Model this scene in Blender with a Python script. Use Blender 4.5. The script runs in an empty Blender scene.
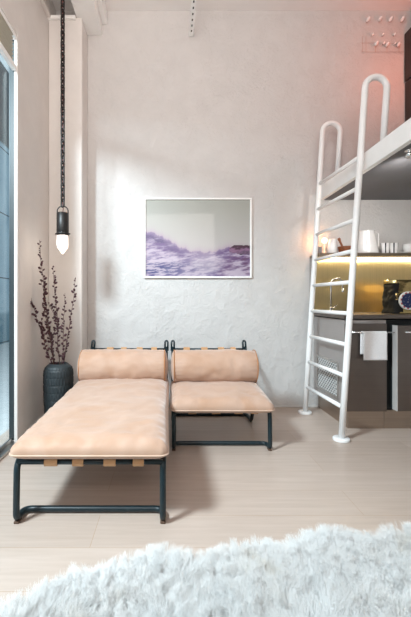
import bpy, bmesh, math, random
from mathutils import Vector, Matrix, noise
random.seed(7)
PI = math.pi
scene = bpy.context.scene
COL = scene.collection
V = Vector

# ------------------------------------------------------------------ materials
def new_mat(name):
    m = bpy.data.materials.new(name); m.use_nodes = True
    nt = m.node_tree
    b = nt.nodes['Principled BSDF']
    return m, nt, b

def N(nt, typ, **kw):
    n = nt.nodes.new(typ)
    for k, v in kw.items():
        if k.startswith('i_'):
            n.inputs[k[2:].replace('_', ' ')].default_value = v
        else:
            setattr(n, k, v)
    return n

def coords(nt, scale=(1, 1, 1), kind='Object'):
    tc = N(nt, 'ShaderNodeTexCoord')
    mp = N(nt, 'ShaderNodeMapping')
    mp.inputs['Scale'].default_value = scale
    nt.links.new(tc.outputs[kind], mp.inputs['Vector'])
    return mp.outputs['Vector']

def ramp(nt, fac, stops):
    r = N(nt, 'ShaderNodeValToRGB')
    els = r.color_ramp.elements
    while len(els) < len(stops): els.new(0.5)
    for e, (p, c) in zip(els, stops):
        e.position = p; e.color = (*c, 1) if len(c) == 3 else c
    nt.links.new(fac, r.inputs['Fac'])
    return r.outputs['Color']

def bump(nt, b, height, strength=0.3, dist=0.01):
    n = N(nt, 'ShaderNodeBump')
    n.inputs['Strength'].default_value = strength
    n.inputs['Distance'].default_value = dist
    nt.links.new(height, n.inputs['Height'])
    nt.links.new(n.outputs['Normal'], b.inputs['Normal'])

def simple(name, col, rough=0.5, metal=0.0, var=0.06, scale=12, bmp=0.0, aniso=None, spec=None, coat=0.0):
    """Principled with a little procedural colour variation."""
    m, nt, b = new_mat(name)
    v = coords(nt, aniso or (1, 1, 1))
    no = N(nt, 'ShaderNodeTexNoise'); no.inputs['Scale'].default_value = scale; no.inputs['Detail'].default_value = 5
    nt.links.new(v, no.inputs['Vector'])
    lo = tuple(max(0, c * (1 - var)) for c in col); hi = tuple(min(1, c * (1 + var)) for c in col)
    c = ramp(nt, no.outputs['Fac'], [(0.3, lo), (0.7, hi)])
    nt.links.new(c, b.inputs['Base Color'])
    b.inputs['Roughness'].default_value = rough
    b.inputs['Metallic'].default_value = metal
    if spec is not None: b.inputs['Specular IOR Level'].default_value = spec
    if coat: b.inputs['Coat Weight'].default_value = coat; b.inputs['Coat Roughness'].default_value = 0.05
    if bmp: bump(nt, b, no.outputs['Fac'], bmp, 0.004)
    return m

def plaster(name, col, rough=0.62, strength=0.45):
    m, nt, b = new_mat(name)
    v = coords(nt)
    n1 = N(nt, 'ShaderNodeTexNoise'); n1.inputs['Scale'].default_value = 5.5; n1.inputs['Detail'].default_value = 9; n1.inputs['Roughness'].default_value = 0.62; n1.inputs['Distortion'].default_value = 0.35
    n2 = N(nt, 'ShaderNodeTexNoise'); n2.inputs['Scale'].default_value = 38; n2.inputs['Detail'].default_value = 4
    vo = N(nt, 'ShaderNodeTexVoronoi'); vo.feature = 'DISTANCE_TO_EDGE'; vo.inputs['Scale'].default_value = 2.3
    n3 = N(nt, 'ShaderNodeTexNoise'); n3.inputs['Scale'].default_value = 3.0; n3.inputs['Detail'].default_value = 4
    for n in (n1, n2, n3): nt.links.new(v, n.inputs['Vector'])
    wv = N(nt, 'ShaderNodeVectorMath', operation='ADD'); sc = N(nt, 'ShaderNodeVectorMath', operation='SCALE'); sc.inputs['Scale'].default_value = 0.6
    nt.links.new(n3.outputs['Color'], sc.inputs[0]); nt.links.new(v, wv.inputs[0]); nt.links.new(sc.outputs[0], wv.inputs[1])
    nt.links.new(wv.outputs[0], vo.inputs['Vector'])
    # trowelled patches: smooth areas and rough ones
    mask = N(nt, 'ShaderNodeMapRange'); mask.inputs['From Min'].default_value = 0.46; mask.inputs['From Max'].default_value = 0.58
    nt.links.new(n3.outputs['Fac'], mask.inputs['Value'])
    mul = N(nt, 'ShaderNodeMath', operation='MULTIPLY'); nt.links.new(n2.outputs['Fac'], mul.inputs[0]); nt.links.new(mask.outputs[0], mul.inputs[1])
    ad = N(nt, 'ShaderNodeMath', operation='MULTIPLY_ADD'); ad.inputs[1].default_value = 0.35
    nt.links.new(mul.outputs[0], ad.inputs[0]); nt.links.new(n1.outputs['Fac'], ad.inputs[2])
    crack = N(nt, 'ShaderNodeMapRange'); crack.inputs['From Min'].default_value = 0.0; crack.inputs['From Max'].default_value = 0.008; crack.inputs['To Min'].default_value = 0.82; crack.inputs['To Max'].default_value = 1.0
    nt.links.new(vo.outputs['Distance'], crack.inputs['Value'])
    ad2 = N(nt, 'ShaderNodeMath', operation='MULTIPLY'); nt.links.new(ad.outputs[0], ad2.inputs[0]); nt.links.new(crack.outputs[0], ad2.inputs[1])
    bump(nt, b, ad2.outputs[0], strength, 0.03)
    c = ramp(nt, n1.outputs['Fac'], [(0.3, tuple(x * 0.96 for x in col)), (0.7, tuple(min(1, x * 1.03) for x in col))])
    nt.links.new(c, b.inputs['Base Color'])
    b.inputs['Roughness'].default_value = rough
    b.inputs['Specular IOR Level'].default_value = 0.35
    return m

def wood_floor(name):
    m, nt, b = new_mat(name)
    tc = N(nt, 'ShaderNodeTexCoord'); mp = N(nt, 'ShaderNodeMapping')
    mp.inputs['Location'].default_value = (0.35, 0.083, 0)
    nt.links.new(tc.outputs['Object'], mp.inputs['Vector'])
    v = mp.outputs['Vector']
    br = N(nt, 'ShaderNodeTexBrick'); br.offset = 0.37; br.offset_frequency = 2; br.squash = 1
    br.inputs['Scale'].default_value = 1.0; br.inputs['Brick Width'].default_value = 2.1; br.inputs['Row Height'].default_value = 0.236
    br.inputs['Mortar Size'].default_value = 0.0014; br.inputs['Mortar Smooth'].default_value = 0.2; br.inputs['Bias'].default_value = 0.0
    br.inputs['Color1'].default_value = (0.455, 0.366, 0.312, 1); br.inputs['Color2'].default_value = (0.515, 0.424, 0.368, 1)
    br.inputs['Mortar'].default_value = (0.40, 0.28, 0.20, 1)
    nt.links.new(v, br.inputs['Vector'])
    mp2 = N(nt, 'ShaderNodeMapping'); mp2.inputs['Scale'].default_value = (1.3, 22, 1); nt.links.new(tc.outputs['Object'], mp2.inputs['Vector'])
    g = N(nt, 'ShaderNodeTexNoise'); g.inputs['Scale'].default_value = 1.6; g.inputs['Detail'].default_value = 7; g.inputs['Roughness'].default_value = 0.6; g.inputs['Distortion'].default_value = 0.6
    nt.links.new(mp2.outputs[0], g.inputs['Vector'])
    gc = ramp(nt, g.outputs['Fac'], [(0.3, (0.92, 0.90, 0.88)), (0.68, (1.05, 1.055, 1.06))])
    mx = N(nt, 'ShaderNodeMix', data_type='RGBA', blend_type='MULTIPLY'); mx.inputs['Factor'].default_value = 1
    nt.links.new(br.outputs['Color'], mx.inputs['A']); nt.links.new(gc, mx.inputs['B'])
    nt.links.new(mx.outputs['Result'], b.inputs['Base Color'])
    b.inputs['Roughness'].default_value = 0.33
    b.inputs['Specular IOR Level'].default_value = 0.45
    inv = N(nt, 'ShaderNodeMath', operation='SUBTRACT'); inv.inputs[0].default_value = 1.0; nt.links.new(br.outputs['Fac'], inv.inputs[1])
    bump(nt, b, inv.outputs[0], 0.15, 0.002)
    return m

def leather(name, col):
    m, nt, b = new_mat(name)
    v = coords(nt)
    n1 = N(nt, 'ShaderNodeTexNoise'); n1.inputs['Scale'].default_value = 5; n1.inputs['Detail'].default_value = 6; n1.inputs['Distortion'].default_value = 0.8
    n2 = N(nt, 'ShaderNodeTexNoise'); n2.inputs['Scale'].default_value = 180; n2.inputs['Detail'].default_value = 3
    for n in (n1, n2): nt.links.new(v, n.inputs['Vector'])
    c = ramp(nt, n1.outputs['Fac'], [(0.3, (col[0] * 0.93, col[1] * 0.86, col[2] * 0.78)), (0.55, col), (0.75, (min(1, col[0] * 1.05), col[1] * 1.1, col[2] * 1.16))])
    nt.links.new(c, b.inputs['Base Color'])
    b.inputs['Roughness'].default_value = 0.6
    b.inputs['Specular IOR Level'].default_value = 0.3
    b.inputs['Sheen Weight'].default_value = 0.45
    b.inputs['Sheen Roughness'].default_value = 0.5
    ad = N(nt, 'ShaderNodeMath', operation='MULTIPLY_ADD'); ad.inputs[1].default_value = 0.08
    nt.links.new(n2.outputs['Fac'], ad.inputs[0]); nt.links.new(n1.outputs['Fac'], ad.inputs[2])
    bump(nt, b, ad.outputs[0], 0.25, 0.01)
    return m

def brushed(name, col, rough, scale=(2, 2, 160), var=0.12, bmp=0.05, metal=1.0, aniso=0.0):
    m, nt, b = new_mat(name)
    v = coords(nt, scale)
    n1 = N(nt, 'ShaderNodeTexNoise'); n1.inputs['Scale'].default_value = 1.0; n1.inputs['Detail'].default_value = 5
    nt.links.new(v, n1.inputs['Vector'])
    v2 = coords(nt)
    n2 = N(nt, 'ShaderNodeTexNoise'); n2.inputs['Scale'].default_value = 3.0; n2.inputs['Detail'].default_value = 5
    nt.links.new(v2, n2.inputs['Vector'])
    mx = N(nt, 'ShaderNodeMath', operation='MULTIPLY_ADD'); mx.inputs[1].default_value = 0.4
    nt.links.new(n2.outputs['Fac'], mx.inputs[0]); 
    hm = N(nt, 'ShaderNodeMath', operation='MULTIPLY'); hm.inputs[1].default_value = 0.6
    nt.links.new(n1.outputs['Fac'], hm.inputs[0]); nt.links.new(hm.outputs[0], mx.inputs[2])
    c = ramp(nt, mx.outputs[0], [(0.3, tuple(x * (1 - var) for x in col)), (0.7, tuple(min(1, x * (1 + var)) for x in col))])
    nt.links.new(c, b.inputs['Base Color'])
    b.inputs['Metallic'].default_value = metal
    b.inputs['Roughness'].default_value = rough
    b.inputs['Anisotropic'].default_value = aniso
    bump(nt, b, n1.outputs['Fac'], bmp, 0.002)
    return m

def emissive(name, col, strength, base=(0.9, 0.9, 0.9)):
    m, nt, b = new_mat(name)
    v = coords(nt)
    no = N(nt, 'ShaderNodeTexNoise'); no.inputs['Scale'].default_value = 25; nt.links.new(v, no.inputs['Vector'])
    c = ramp(nt, no.outputs['Fac'], [(0.3, tuple(x * 0.9 for x in col)), (0.7, col)])
    nt.links.new(c, b.inputs['Emission Color'])
    b.inputs['Base Color'].default_value = (*base, 1)
    b.inputs['Emission Strength'].default_value = strength
    b.inputs['Roughness'].default_value = 0.3
    return m

def window_glass(name):
    m = bpy.data.materials.new(name); m.use_nodes = True
    nt = m.node_tree; nt.nodes.clear()
    out = N(nt, 'ShaderNodeOutputMaterial')
    tr = N(nt, 'ShaderNodeBsdfTransparent'); tr.inputs['Color'].default_value = (0.86, 0.93, 0.95, 1)
    gl = N(nt, 'ShaderNodeBsdfGlossy'); gl.inputs['Roughness'].default_value = 0.01
    lw = N(nt, 'ShaderNodeLayerWeight'); lw.inputs['Blend'].default_value = 0.5
    pw = N(nt, 'ShaderNodeMath', operation='POWER'); pw.inputs[1].default_value = 7.0
    nt.links.new(lw.outputs['Facing'], pw.inputs[0])
    fr = N(nt, 'ShaderNodeMath', operation='MULTIPLY_ADD'); fr.inputs[1].default_value = 1.2; fr.inputs[2].default_value = 0.03
    nt.links.new(pw.outputs[0], fr.inputs[0])
    mx = N(nt, 'ShaderNodeMixShader')
    nt.links.new(fr.outputs[0], mx.inputs['Fac']); nt.links.new(tr.outputs[0], mx.inputs[1]); nt.links.new(gl.outputs[0], mx.inputs[2])
    nt.links.new(mx.outputs[0], out.inputs['Surface'])
    return m

def attr_mat(name, attr, rough=0.35, coat=0.6):
    m, nt, b = new_mat(name)
    a = N(nt, 'ShaderNodeVertexColor'); a.layer_name = attr
    nt.links.new(a.outputs['Color'], b.inputs['Base Color'])
    b.inputs['Roughness'].default_value = rough
    b.inputs['Coat Weight'].default_value = coat; b.inputs['Coat Roughness'].default_value = 0.03
    return m

def facade_mat(name):
    m, nt, b = new_mat(name)
    v = coords(nt)
    sp = N(nt, 'ShaderNodeSeparateXYZ'); nt.links.new(v, sp.inputs[0])
    md = N(nt, 'ShaderNodeMath', operation='WRAP'); md.inputs[1].default_value = 0; md.inputs[2].default_value = 1.62
    nt.links.new(sp.outputs['Z'], md.inputs[0])
    lt = N(nt, 'ShaderNodeMath', operation='LESS_THAN'); lt.inputs[1].default_value = 0.03; nt.links.new(md.outputs[0], lt.inputs[0])
    no = N(nt, 'ShaderNodeTexNoise'); no.inputs['Scale'].default_value = 1.2; no.inputs['Detail'].default_value = 6; nt.links.new(v, no.inputs['Vector'])
    c = ramp(nt, no.outputs['Fac'], [(0.3, (0.28, 0.39, 0.47)), (0.7, (0.42, 0.54, 0.61))])
    zr = N(nt, 'ShaderNodeMapRange'); zr.inputs['From Min'].default_value = -1; zr.inputs['From Max'].default_value = 8; nt.links.new(sp.outputs['Z'], zr.inputs['Value'])
    bands = ramp(nt, zr.outputs[0], [(0.0, (.42, .55, .58)), (0.19, (.42, .55, .58)), (0.20, (1, 1, 1)), (0.665, (1, 1, 1)), (0.67, (.32, .24, .21)), (1.0, (.26, .2, .18))])
    bm_ = N(nt, 'ShaderNodeMix', data_type='RGBA', blend_type='MULTIPLY'); bm_.inputs['Factor'].default_value = 1
    nt.links.new(c, bm_.inputs['A']); nt.links.new(bands, bm_.inputs['B']); c = bm_.outputs['Result']
    mx = N(nt, 'ShaderNodeMix', data_type='RGBA'); mx.inputs['B'].default_value = (0.03, 0.05, 0.065, 1)
    nt.links.new(lt.outputs[0], mx.inputs['Factor']); nt.links.new(c, mx.inputs['A'])
    nt.links.new(mx.outputs['Result'], b.inputs['Base Color'])
    b.inputs['Roughness'].default_value = 0.6
    return m

def vase_mat(name):
    m, nt, b = new_mat(name)
    v = coords(nt)
    no = N(nt, 'ShaderNodeTexNoise'); no.inputs['Scale'].default_value = 14; no.inputs['Detail'].default_value = 5; nt.links.new(v, no.inputs['Vector'])
    c = ramp(nt, no.outputs['Fac'], [(0.3, (0.011, 0.018, 0.022)), (0.72, (0.026, 0.037, 0.043))])
    nt.links.new(c, b.inputs['Base Color'])
    b.inputs['Roughness'].default_value = 0.5
    return m

M = {}
M['wall'] = plaster('white_plaster', (0.575, 0.562, 0.552), strength=.6)
M['side_wall'] = plaster('cream_plaster', (0.72, 0.69, 0.662), strength=0.12)
M['front_wall'] = plaster('bounce_cut_plaster', (0.10, 0.075, 0.06), strength=0.2)  # unseen wall, coloured dark to cut light bounced under the furniture
M['ceiling'] = simple('ceiling_paint', (0.86, 0.84, 0.825), 0.7, var=0.02, scale=3)
M['trim'] = simple('white_trim_paint', (0.90, 0.90, 0.89), 0.4, var=0.02, scale=6)
M['base'] = simple('grey_trim_paint', (0.62, 0.61, 0.60), 0.5, var=0.04, scale=6)
M['floor'] = wood_floor('pale_oak_planks')
M['leather'] = leather('nude_leather', (0.47, 0.302, 0.218))
M['pipe'] = leather('leather_piping', (0.58, 0.41, 0.31))
M['strap'] = leather('tan_leather_strap', (0.50, 0.285, 0.14))
M['seam'] = simple('brown_seam', (0.42, 0.19, 0.08), 0.7)
M['steel_green'] = simple('dark_green_powder_coat', (0.006, 0.018, 0.024), 0.36, var=0.15, scale=20, spec=0.45)
M['rubber'] = simple('brown_rubber', (0.10, 0.055, 0.035), 0.7)
M['ladder'] = simple('white_powder_coat', (0.85, 0.845, 0.84), 0.32, var=0.02, scale=9)
M['black_metal'] = simple('blackened_metal', (0.016, 0.015, 0.015), 0.42, metal=0.3, var=0.2, scale=25)
M['cable'] = simple('red_brown_cable', (0.16, 0.05, 0.045), 0.6)
M['crystal'] = emissive('lit_frosted_crystal', (1.0, 0.84, 0.74), 1.1, (.75, .72, .70))
M['glass'] = window_glass('window_glass')
M['blind'] = simple('taupe_blind_slat', (0.42, 0.37, 0.30), 0.6, var=0.08)
M['gasket'] = simple('black_gasket', (0.02, 0.03, 0.035), 0.5)
M['facade'] = facade_mat('blue_grey_facade')
M['paving'] = simple('pale_paving', (0.5, 0.52, 0.53), 0.8)
M['vase'] = vase_mat('dark_slate_ceramic')
M['stem'] = simple('brown_stem', (0.085, 0.04, 0.03), 0.8, var=0.25, scale=40)
M['bud'] = simple('plum_bud', (0.06, 0.022, 0.03), 0.75, var=0.35, scale=60)
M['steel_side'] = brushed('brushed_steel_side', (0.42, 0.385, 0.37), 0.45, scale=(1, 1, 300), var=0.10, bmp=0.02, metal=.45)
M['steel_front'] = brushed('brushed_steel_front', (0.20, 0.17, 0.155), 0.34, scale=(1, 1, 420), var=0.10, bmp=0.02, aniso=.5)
M['steel_light'] = brushed('light_steel', (0.62, 0.60, 0.58), 0.3, scale=(2, 2, 90))
M['door_edge'] = simple('pale_grey_door_edge', (.50, .475, .46), .4, var=.04)
M['steel_plinth'] = brushed('steel_plinth', (0.44, 0.36, 0.30), 0.35, var=0.12)
M['brass'] = brushed('brushed_brass_sheet', (0.62, 0.50, 0.27), 0.34, scale=(120, 2, 2), var=0.1, aniso=0.5)
M['shelf'] = brushed('bronze_shelf', (0.30, 0.25, 0.20), 0.45, scale=(3, 90, 90))
M['led'] = emissive('led_strip', (1.0, 0.84, 0.56), 7.0)
M['chrome'] = brushed('chrome', (0.78, 0.78, 0.77), 0.12, var=0.03, bmp=0.0)
M['gap_shade'] = simple('recess_shade_black', (0.012, 0.016, 0.018), 0.6)  # near-black colour stands in for shade inside slots, vent holes and gaps
M['grille'] = simple('pale_grille_enamel', (0.72, 0.71, 0.695), 0.5)
M['towel'] = simple('white_towel_cloth', (0.80, 0.79, 0.80), 0.95, var=0.05, scale=160, bmp=0.5)
M['ceramic'] = simple('white_ceramic', (0.80, 0.79, 0.785), 0.22, var=0.02, coat=0.4)
M['stripe'] = simple('black_stripe_glaze', (0.03, 0.03, 0.035), 0.25)
M['wood'] = simple('reddish_wood', (0.235, 0.075, 0.028), 0.45, var=0.3, scale=8, aniso=(4, 14, 14))
M['cup_grey'] = simple('grey_stoneware', (0.25, 0.26, 0.28), 0.5)
M['globe'] = emissive('lit_warm_globe', (1.0, 0.55, 0.30), 3.0)
M['gold'] = brushed('crinkled_gold_foil', (0.60, 0.47, 0.22), 0.25, scale=(9, 9, 9), var=0.35, bmp=0.6)
M['black_leather'] = simple('black_leather', (0.008, 0.0075, 0.0075), 0.6, scale=60, bmp=0.3, spec=.2)
M['navy'] = simple('navy_patch_cloth', (0.012, 0.022, 0.085), 0.7, scale=80)
M['red'] = simple('red_patch_thread', (0.42, 0.05, 0.05), 0.7)
M['white_thread'] = simple('white_patch_thread', (0.75, 0.74, 0.72), 0.8)
M['soffit'] = simple('charcoal_soffit_board', (0.14, 0.14, 0.15), 0.6, var=0.1, scale=3)
M['dark_wood'] = simple('dark_stained_wood', (0.022, 0.015, 0.013), 0.4, var=0.4, scale=5, aniso=(14, 14, 2))
M['wire'] = simple('copper_wire', (0.42, 0.24, 0.18), 0.5, metal=0.3)
M['fur'] = None

def fur_mat():
    m, nt, b = new_mat('white_sheepskin_wool')
    v = coords(nt)
    no = N(nt, 'ShaderNodeTexNoise'); no.inputs['Scale'].default_value = 4.5; no.inputs['Detail'].default_value = 4; nt.links.new(v, no.inputs['Vector'])
    c = ramp(nt, no.outputs['Fac'], [(0.30, (0.66, 0.625, 0.57)), (0.40, (0.74, 0.73, 0.715)), (0.7, (0.78, 0.785, 0.78))])
    nt.links.new(c, b.inputs['Base Color'])
    b.inputs['Roughness'].default_value = 0.75
    b.inputs['Specular IOR Level'].default_value = 0.15
    b.inputs['Sheen Weight'].default_value = 0.3
    return m
M['fur'] = fur_mat()

# ------------------------------------------------------------------ mesh helpers
def link(name, bm, mat, parent=None, smooth=False, bevel=0.0, subsurf=0, angle=None):
    me = bpy.data.meshes.new(name)
    bm.normal_update()
    bm.to_mesh(me); bm.free()
    mats = mat if isinstance(mat, (list, tuple)) else [mat]
    for x in mats: me.materials.append(x)
    if smooth:
        for p in me.polygons: p.use_smooth = True
    o = bpy.data.objects.new(name, me)
    COL.objects.link(o)
    if parent is not None:
        o.parent = parent
    if bevel:
        md = o.modifiers.new('bevel', 'BEVEL'); md.width = bevel; md.segments = 2; md.limit_method = 'ANGLE'; md.angle_limit = math.radians(40)
    if subsurf:
        md = o.modifiers.new('sub', 'SUBSURF'); md.levels = subsurf; md.render_levels = subsurf
    return o

def thing(name, label, cat, loc=(0, 0, 0), group=None):
    o = bpy.data.objects.new(name, None); COL.objects.link(o)
    o.location = loc; o.empty_display_size = 0.1
    o['label'] = label; o['category'] = cat
    if group: o['group'] = group
    return o

def tag(o, label, cat, group=None, kind=None):
    o['label'] = label; o['category'] = cat
    if group: o['group'] = group
    if kind: o['kind'] = kind
    return o

def struct(o):
    o['kind'] = 'structure'; return o

def box(bm, x0, x1, y0, y1, z0, z1, mi=0):
    vs = [bm.verts.new((x, y, z)) for x in (x0, x1) for y in (y0, y1) for z in (z0, z1)]
    idx = [(0, 1, 3, 2), (4, 6, 7, 5), (0, 4, 5, 1), (2, 3, 7, 6), (0, 2, 6, 4), (1, 5, 7, 3)]
    for f in idx:
        fc = bm.faces.new([vs[i] for i in f]); fc.material_index = mi
    return vs

def boxes(*bs):
    bm = bmesh.new()
    for b in bs: box(bm, *b)
    bmesh.ops.recalc_face_normals(bm, faces=bm.faces)
    return bm

def fillet(pts, r, n=6, closed=False):
    pts = [V(p) for p in pts]; out = []
    L = len(pts)
    for i, p in enumerate(pts):
        if not closed and i in (0, L - 1): out.append(p); continue
        a = pts[i - 1]; c = pts[(i + 1) % L]
        da = (a - p); dc = (c - p)
        la, lc = da.length, dc.length
        da.normalize(); dc.normalize()
        ang = da.angle(dc)
        if ang > PI - 0.02: out.append(p); continue
        rr = r[i] if isinstance(r, (list, tuple)) else r
        d = min(rr / math.tan(ang / 2), la * 0.48, lc * 0.48)
        p0 = p + da * d; p1 = p + dc * d
        for k in range(n + 1):
            t = k / n
            out.append(p0 * (1 - t) ** 2 + p * 2 * t * (1 - t) + p1 * t ** 2)
    return out

def tube(bm, pts, r, seg=12, closed=False, cap=True, mi=0):
    pts = [V(p) for p in pts]; n = len(pts)
    rings = []
    def tan(i):
        if closed: return (pts[(i + 1) % n] - pts[i - 1]).normalized()
        if i == 0: return (pts[1] - pts[0]).normalized()
        if i == n - 1: return (pts[-1] - pts[-2]).normalized()
        return ((pts[i + 1] - pts[i]).normalized() + (pts[i] - pts[i - 1]).normalized()).normalized()
    t = tan(0)
    up = V((0, 0, 1)) if abs(t.z) < 0.9 else V((1, 0, 0))
    nrm = t.cross(up).normalized()
    for i in range(n):
        t2 = tan(i)
        ax = t.cross(t2)
        if ax.length > 1e-6:
            nrm = Matrix.Rotation(t.angle(t2), 3, ax.normalized()) @ nrm
        nrm = (nrm - t2 * nrm.dot(t2)).normalized()
        t = t2
        b = t.cross(nrm)
        rr = r[i] if isinstance(r, (list, tuple)) else r
        rings.append([bm.verts.new(pts[i] + (nrm * math.cos(2 * PI * k / seg) + b * math.sin(2 * PI * k / seg)) * rr) for k in range(seg)])
    for i in range(n if closed else n - 1):
        A = rings[i]; B = rings[(i + 1) % n]
        off = 0
        if closed and i == n - 1:
            off = min(range(seg), key=lambda q: (B[q].co - A[0].co).length)
        for k in range(seg):
            f = bm.faces.new((A[k], A[(k + 1) % seg], B[(k + 1 + off) % seg], B[(k + off) % seg])); f.material_index = mi; f.smooth = True
    if cap and not closed:
        f = bm.faces.new(rings[0][::-1]); f.material_index = mi
        f = bm.faces.new(rings[-1]); f.material_index = mi
    return bm

def tubes(*args, r=0.01, seg=12):
    bm = bmesh.new()
    for a in args: tube(bm, a, r, seg)
    bmesh.ops.recalc_face_normals(bm, faces=bm.faces)
    return bm

def lathe(bm, prof, seg=40, c=(0, 0, 0), mi=0, cap0=True, cap1=True, mi_fn=None):
    rings = []
    for (r, z) in prof:
        rings.append([bm.verts.new((c[0] + r * math.cos(2 * PI * k / seg), c[1] + r * math.sin(2 * PI * k / seg), c[2] + z)) for k in range(seg)])
    for i in range(len(prof) - 1):
        for k in range(seg):
            f = bm.faces.new((rings[i][k], rings[i][(k + 1) % seg], rings[i + 1][(k + 1) % seg], rings[i + 1][k]))
            f.material_index = mi_fn(i, k) if mi_fn else mi; f.smooth = True
    if cap0: bm.faces.new(rings[0][::-1]).material_index = mi
    if cap1: bm.faces.new(rings[-1]).material_index = mi
    return bm

def nz(p, s, seed=0.0):
    return noise.fractal(V(p) * s + V((seed, seed * 1.7, seed * 0.3)), 0.6, 2.0, 4)

# ------------------------------------------------------------------ camera (focal length 360 px; vanishing point of the photo at 170, 300)
H = 1.08; F = 360.0; VX, VY = 170.0, 300.0
def at(px, py, Y):
    return V(((px - VX) * Y / F, Y, H - (py - VY) * Y / F))
cam = bpy.data.cameras.new('camera'); co = bpy.data.objects.new('camera', cam); COL.objects.link(co)
co.location = (0, 0, H); co.rotation_euler = (PI / 2, 0, 0)
cam.sensor_width = 36; cam.lens = 36 * F / 617
cam.shift_x = (205.5 - VX) / 617; cam.shift_y = -(308.5 - VY) / 617
cam.clip_start = 0.02
scene.camera = co

# ------------------------------------------------------------------ room shell
WB = 3.634          # back wall
WL = -1.15          # left wall face
WR = 3.1
YF = -2.4
CZ = 4.0
struct(link('floor', boxes((WL - .2, WR + .2, YF, WB + .2, -.1, 0)), M['floor']))
struct(link('ceiling', boxes((WL - .2, WR + .2, YF, WB + .2, CZ, CZ + .1)), M['ceiling']))
struct(link('wall_back', boxes((WL - .2, WR + .2, WB, WB + .2, 0, CZ)), M['wall']))
struct(link('wall_right', boxes((WR, WR + .2, YF, WB, 0, CZ)), M['side_wall']))
struct(link('wall_front', boxes((WL - .2, WR + .2, YF - .2, YF, 0, CZ)), M['front_wall']))
WIN0, WIN1, WTOP = -2.2, 2.80, 3.11
struct(link('wall_left', boxes((WL - .07, WL, WIN1, WB, 0, CZ), (WL - .07, WL, YF, WIN0, 0, CZ), (WL - .07, WL, WIN0, WIN1, WTOP, CZ)), M['side_wall']))
# pier in the corner, under the boxed beam
pier = struct(link('wall_pier', boxes((WL, -.831, 3.40, WB, 0, 3.751)), M['side_wall'], bevel=0.012))
led_ = struct(link('trim_1', boxes((WL, -.886, 3.37, 3.40, 3.72, 3.751)), M['trim'], bevel=0.006))
bmx = struct(link('beam', boxes((-.885, -.681, YF, WB, 3.752, CZ)), M['trim'], bevel=0.004))
struct(link('beam_side_trim', boxes((-.681, -.635, YF, WB, 3.86, CZ)), M['trim'], bevel=0.004))
struct(link('trim_2', boxes((WL, WL + .035, YF, 3.365, 3.72, 3.76)), M['side_wall'], bevel=0.004))
# skirtings
struct(link('baseboard_back', boxes((-.831, 1.494, WB - .014, WB, 0, .022)), M['base'], bevel=0.003))
bb = bmesh.new(); box(bb, WL, WL + .022, 2.83, 3.40, 0, .045); box(bb, WL, WL + .034, 2.80, 3.40, 0, .022)
struct(link('baseboard_left', bb, M['base'], bevel=0.005))

# window: casing, sash, gasket, sill track, panes
w = struct(link('window_1', boxes((WL - .016, WL + .01, 2.69, 2.81, 0, 3.13), (WL - .016, WL + .01, WIN0, 2.69, 3.06, 3.13)), M['side_wall'], bevel=0.004))
struct(link('window_sash', boxes((WL - .06, WL - .03, WIN0, 2.70, 3.03, 3.06), (WL - .06, WL - .03, .06, .14, .05, 3.03), (WL - .06, WL - .03, WIN0, WIN0 + .06, .05, 3.03)), M['trim'], parent=w, bevel=0.004))
struct(link('window_gasket', boxes((WL - .055, WL - .017, 2.695, 2.725, .03, 3.03)), M['gasket'], parent=w))
struct(link('window_track', boxes((WL - .06, WL + .012, WIN0, 2.74, 0, .022), (WL - .045, WL - .03, WIN0, 2.70, .022, .05)), M['steel_light'], parent=w, bevel=0.003))
struct(link('window_pane', boxes((WL - .047, WL - .043, .14, 2.695, .05, 3.03)), M['glass'], parent=w))
struct(link('window_pane', boxes((WL - .047, WL - .043, WIN0 + .06, .06, .05, 3.03)), M['glass'], parent=w))

# blind pulled up at the head of the window
bl = thing('venetian_blind', 'taupe slatted blind pulled up at the top of the tall window', 'blind', (WL - .012, 1.4, 2.8))
def rel(o, bm):
    bmesh.ops.translate(bm, verts=bm.verts, vec=-o.location); return bm
b_ = bmesh.new()
for k in range(7):
    z = 2.838 + k * .029
    vs = [b_.verts.new(p) for p in ((-1.176, .16, z), (-1.148, .16, z + .012), (-1.148, 2.640, z + .012), (-1.176, 2.640, z), (-1.176, .16, z + .003), (-1.148, .16, z + .015), (-1.148, 2.640, z + .015), (-1.176, 2.640, z + .003))]
    for f in ((3, 2, 1, 0), (4, 5, 6, 7), (0, 1, 5, 4), (1, 2, 6, 5), (2, 3, 7, 6), (3, 0, 4, 7)): b_.faces.new([vs[i] for i in f])
link('slats', rel(bl, b_), M['blind'], bl)
link('bottom_rail', rel(bl, boxes((-1.178, -1.146, .16, 2.686, 2.79, 2.83))), M['trim'], bl, bevel=0.004)
link('head_rail', rel(bl, boxes((-1.178, -1.146, .16, 2.686, 3.03, 3.058))), M['trim'], bl, bevel=0.003)

# outside the window
struct(link('exterior_wall', boxes((-4.6, -4.2, 5.2, 14, -.4, 7)), M['facade']))
struct(link('exterior_ground', boxes((-6, WL - .2, -4, 14, -.12, -.02)), M['paving']))

# white strut under the ceiling
st = thing('ceiling_conduit', 'white slotted conduit running under the ceiling towards the back wall', 'conduit', (.212, 2.0, 3.74))
sb = boxes((.190, .234, -1.0, WB - .005, 3.735, 3.77))
for k in range(24): 
    y = 2.0 + k * .07
    if y < 3.6: box(sb, .206, .218, y, y + .025, 3.7345, 3.7365, 1)
link('channel', rel(st, sb), [M['trim'], M['gap_shade']], st)
for y in (.8, 3.0): link('hanger', rel(st, boxes((.205, .219, y, y + .014, 3.77, 4.0))), M['trim'], st)

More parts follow.
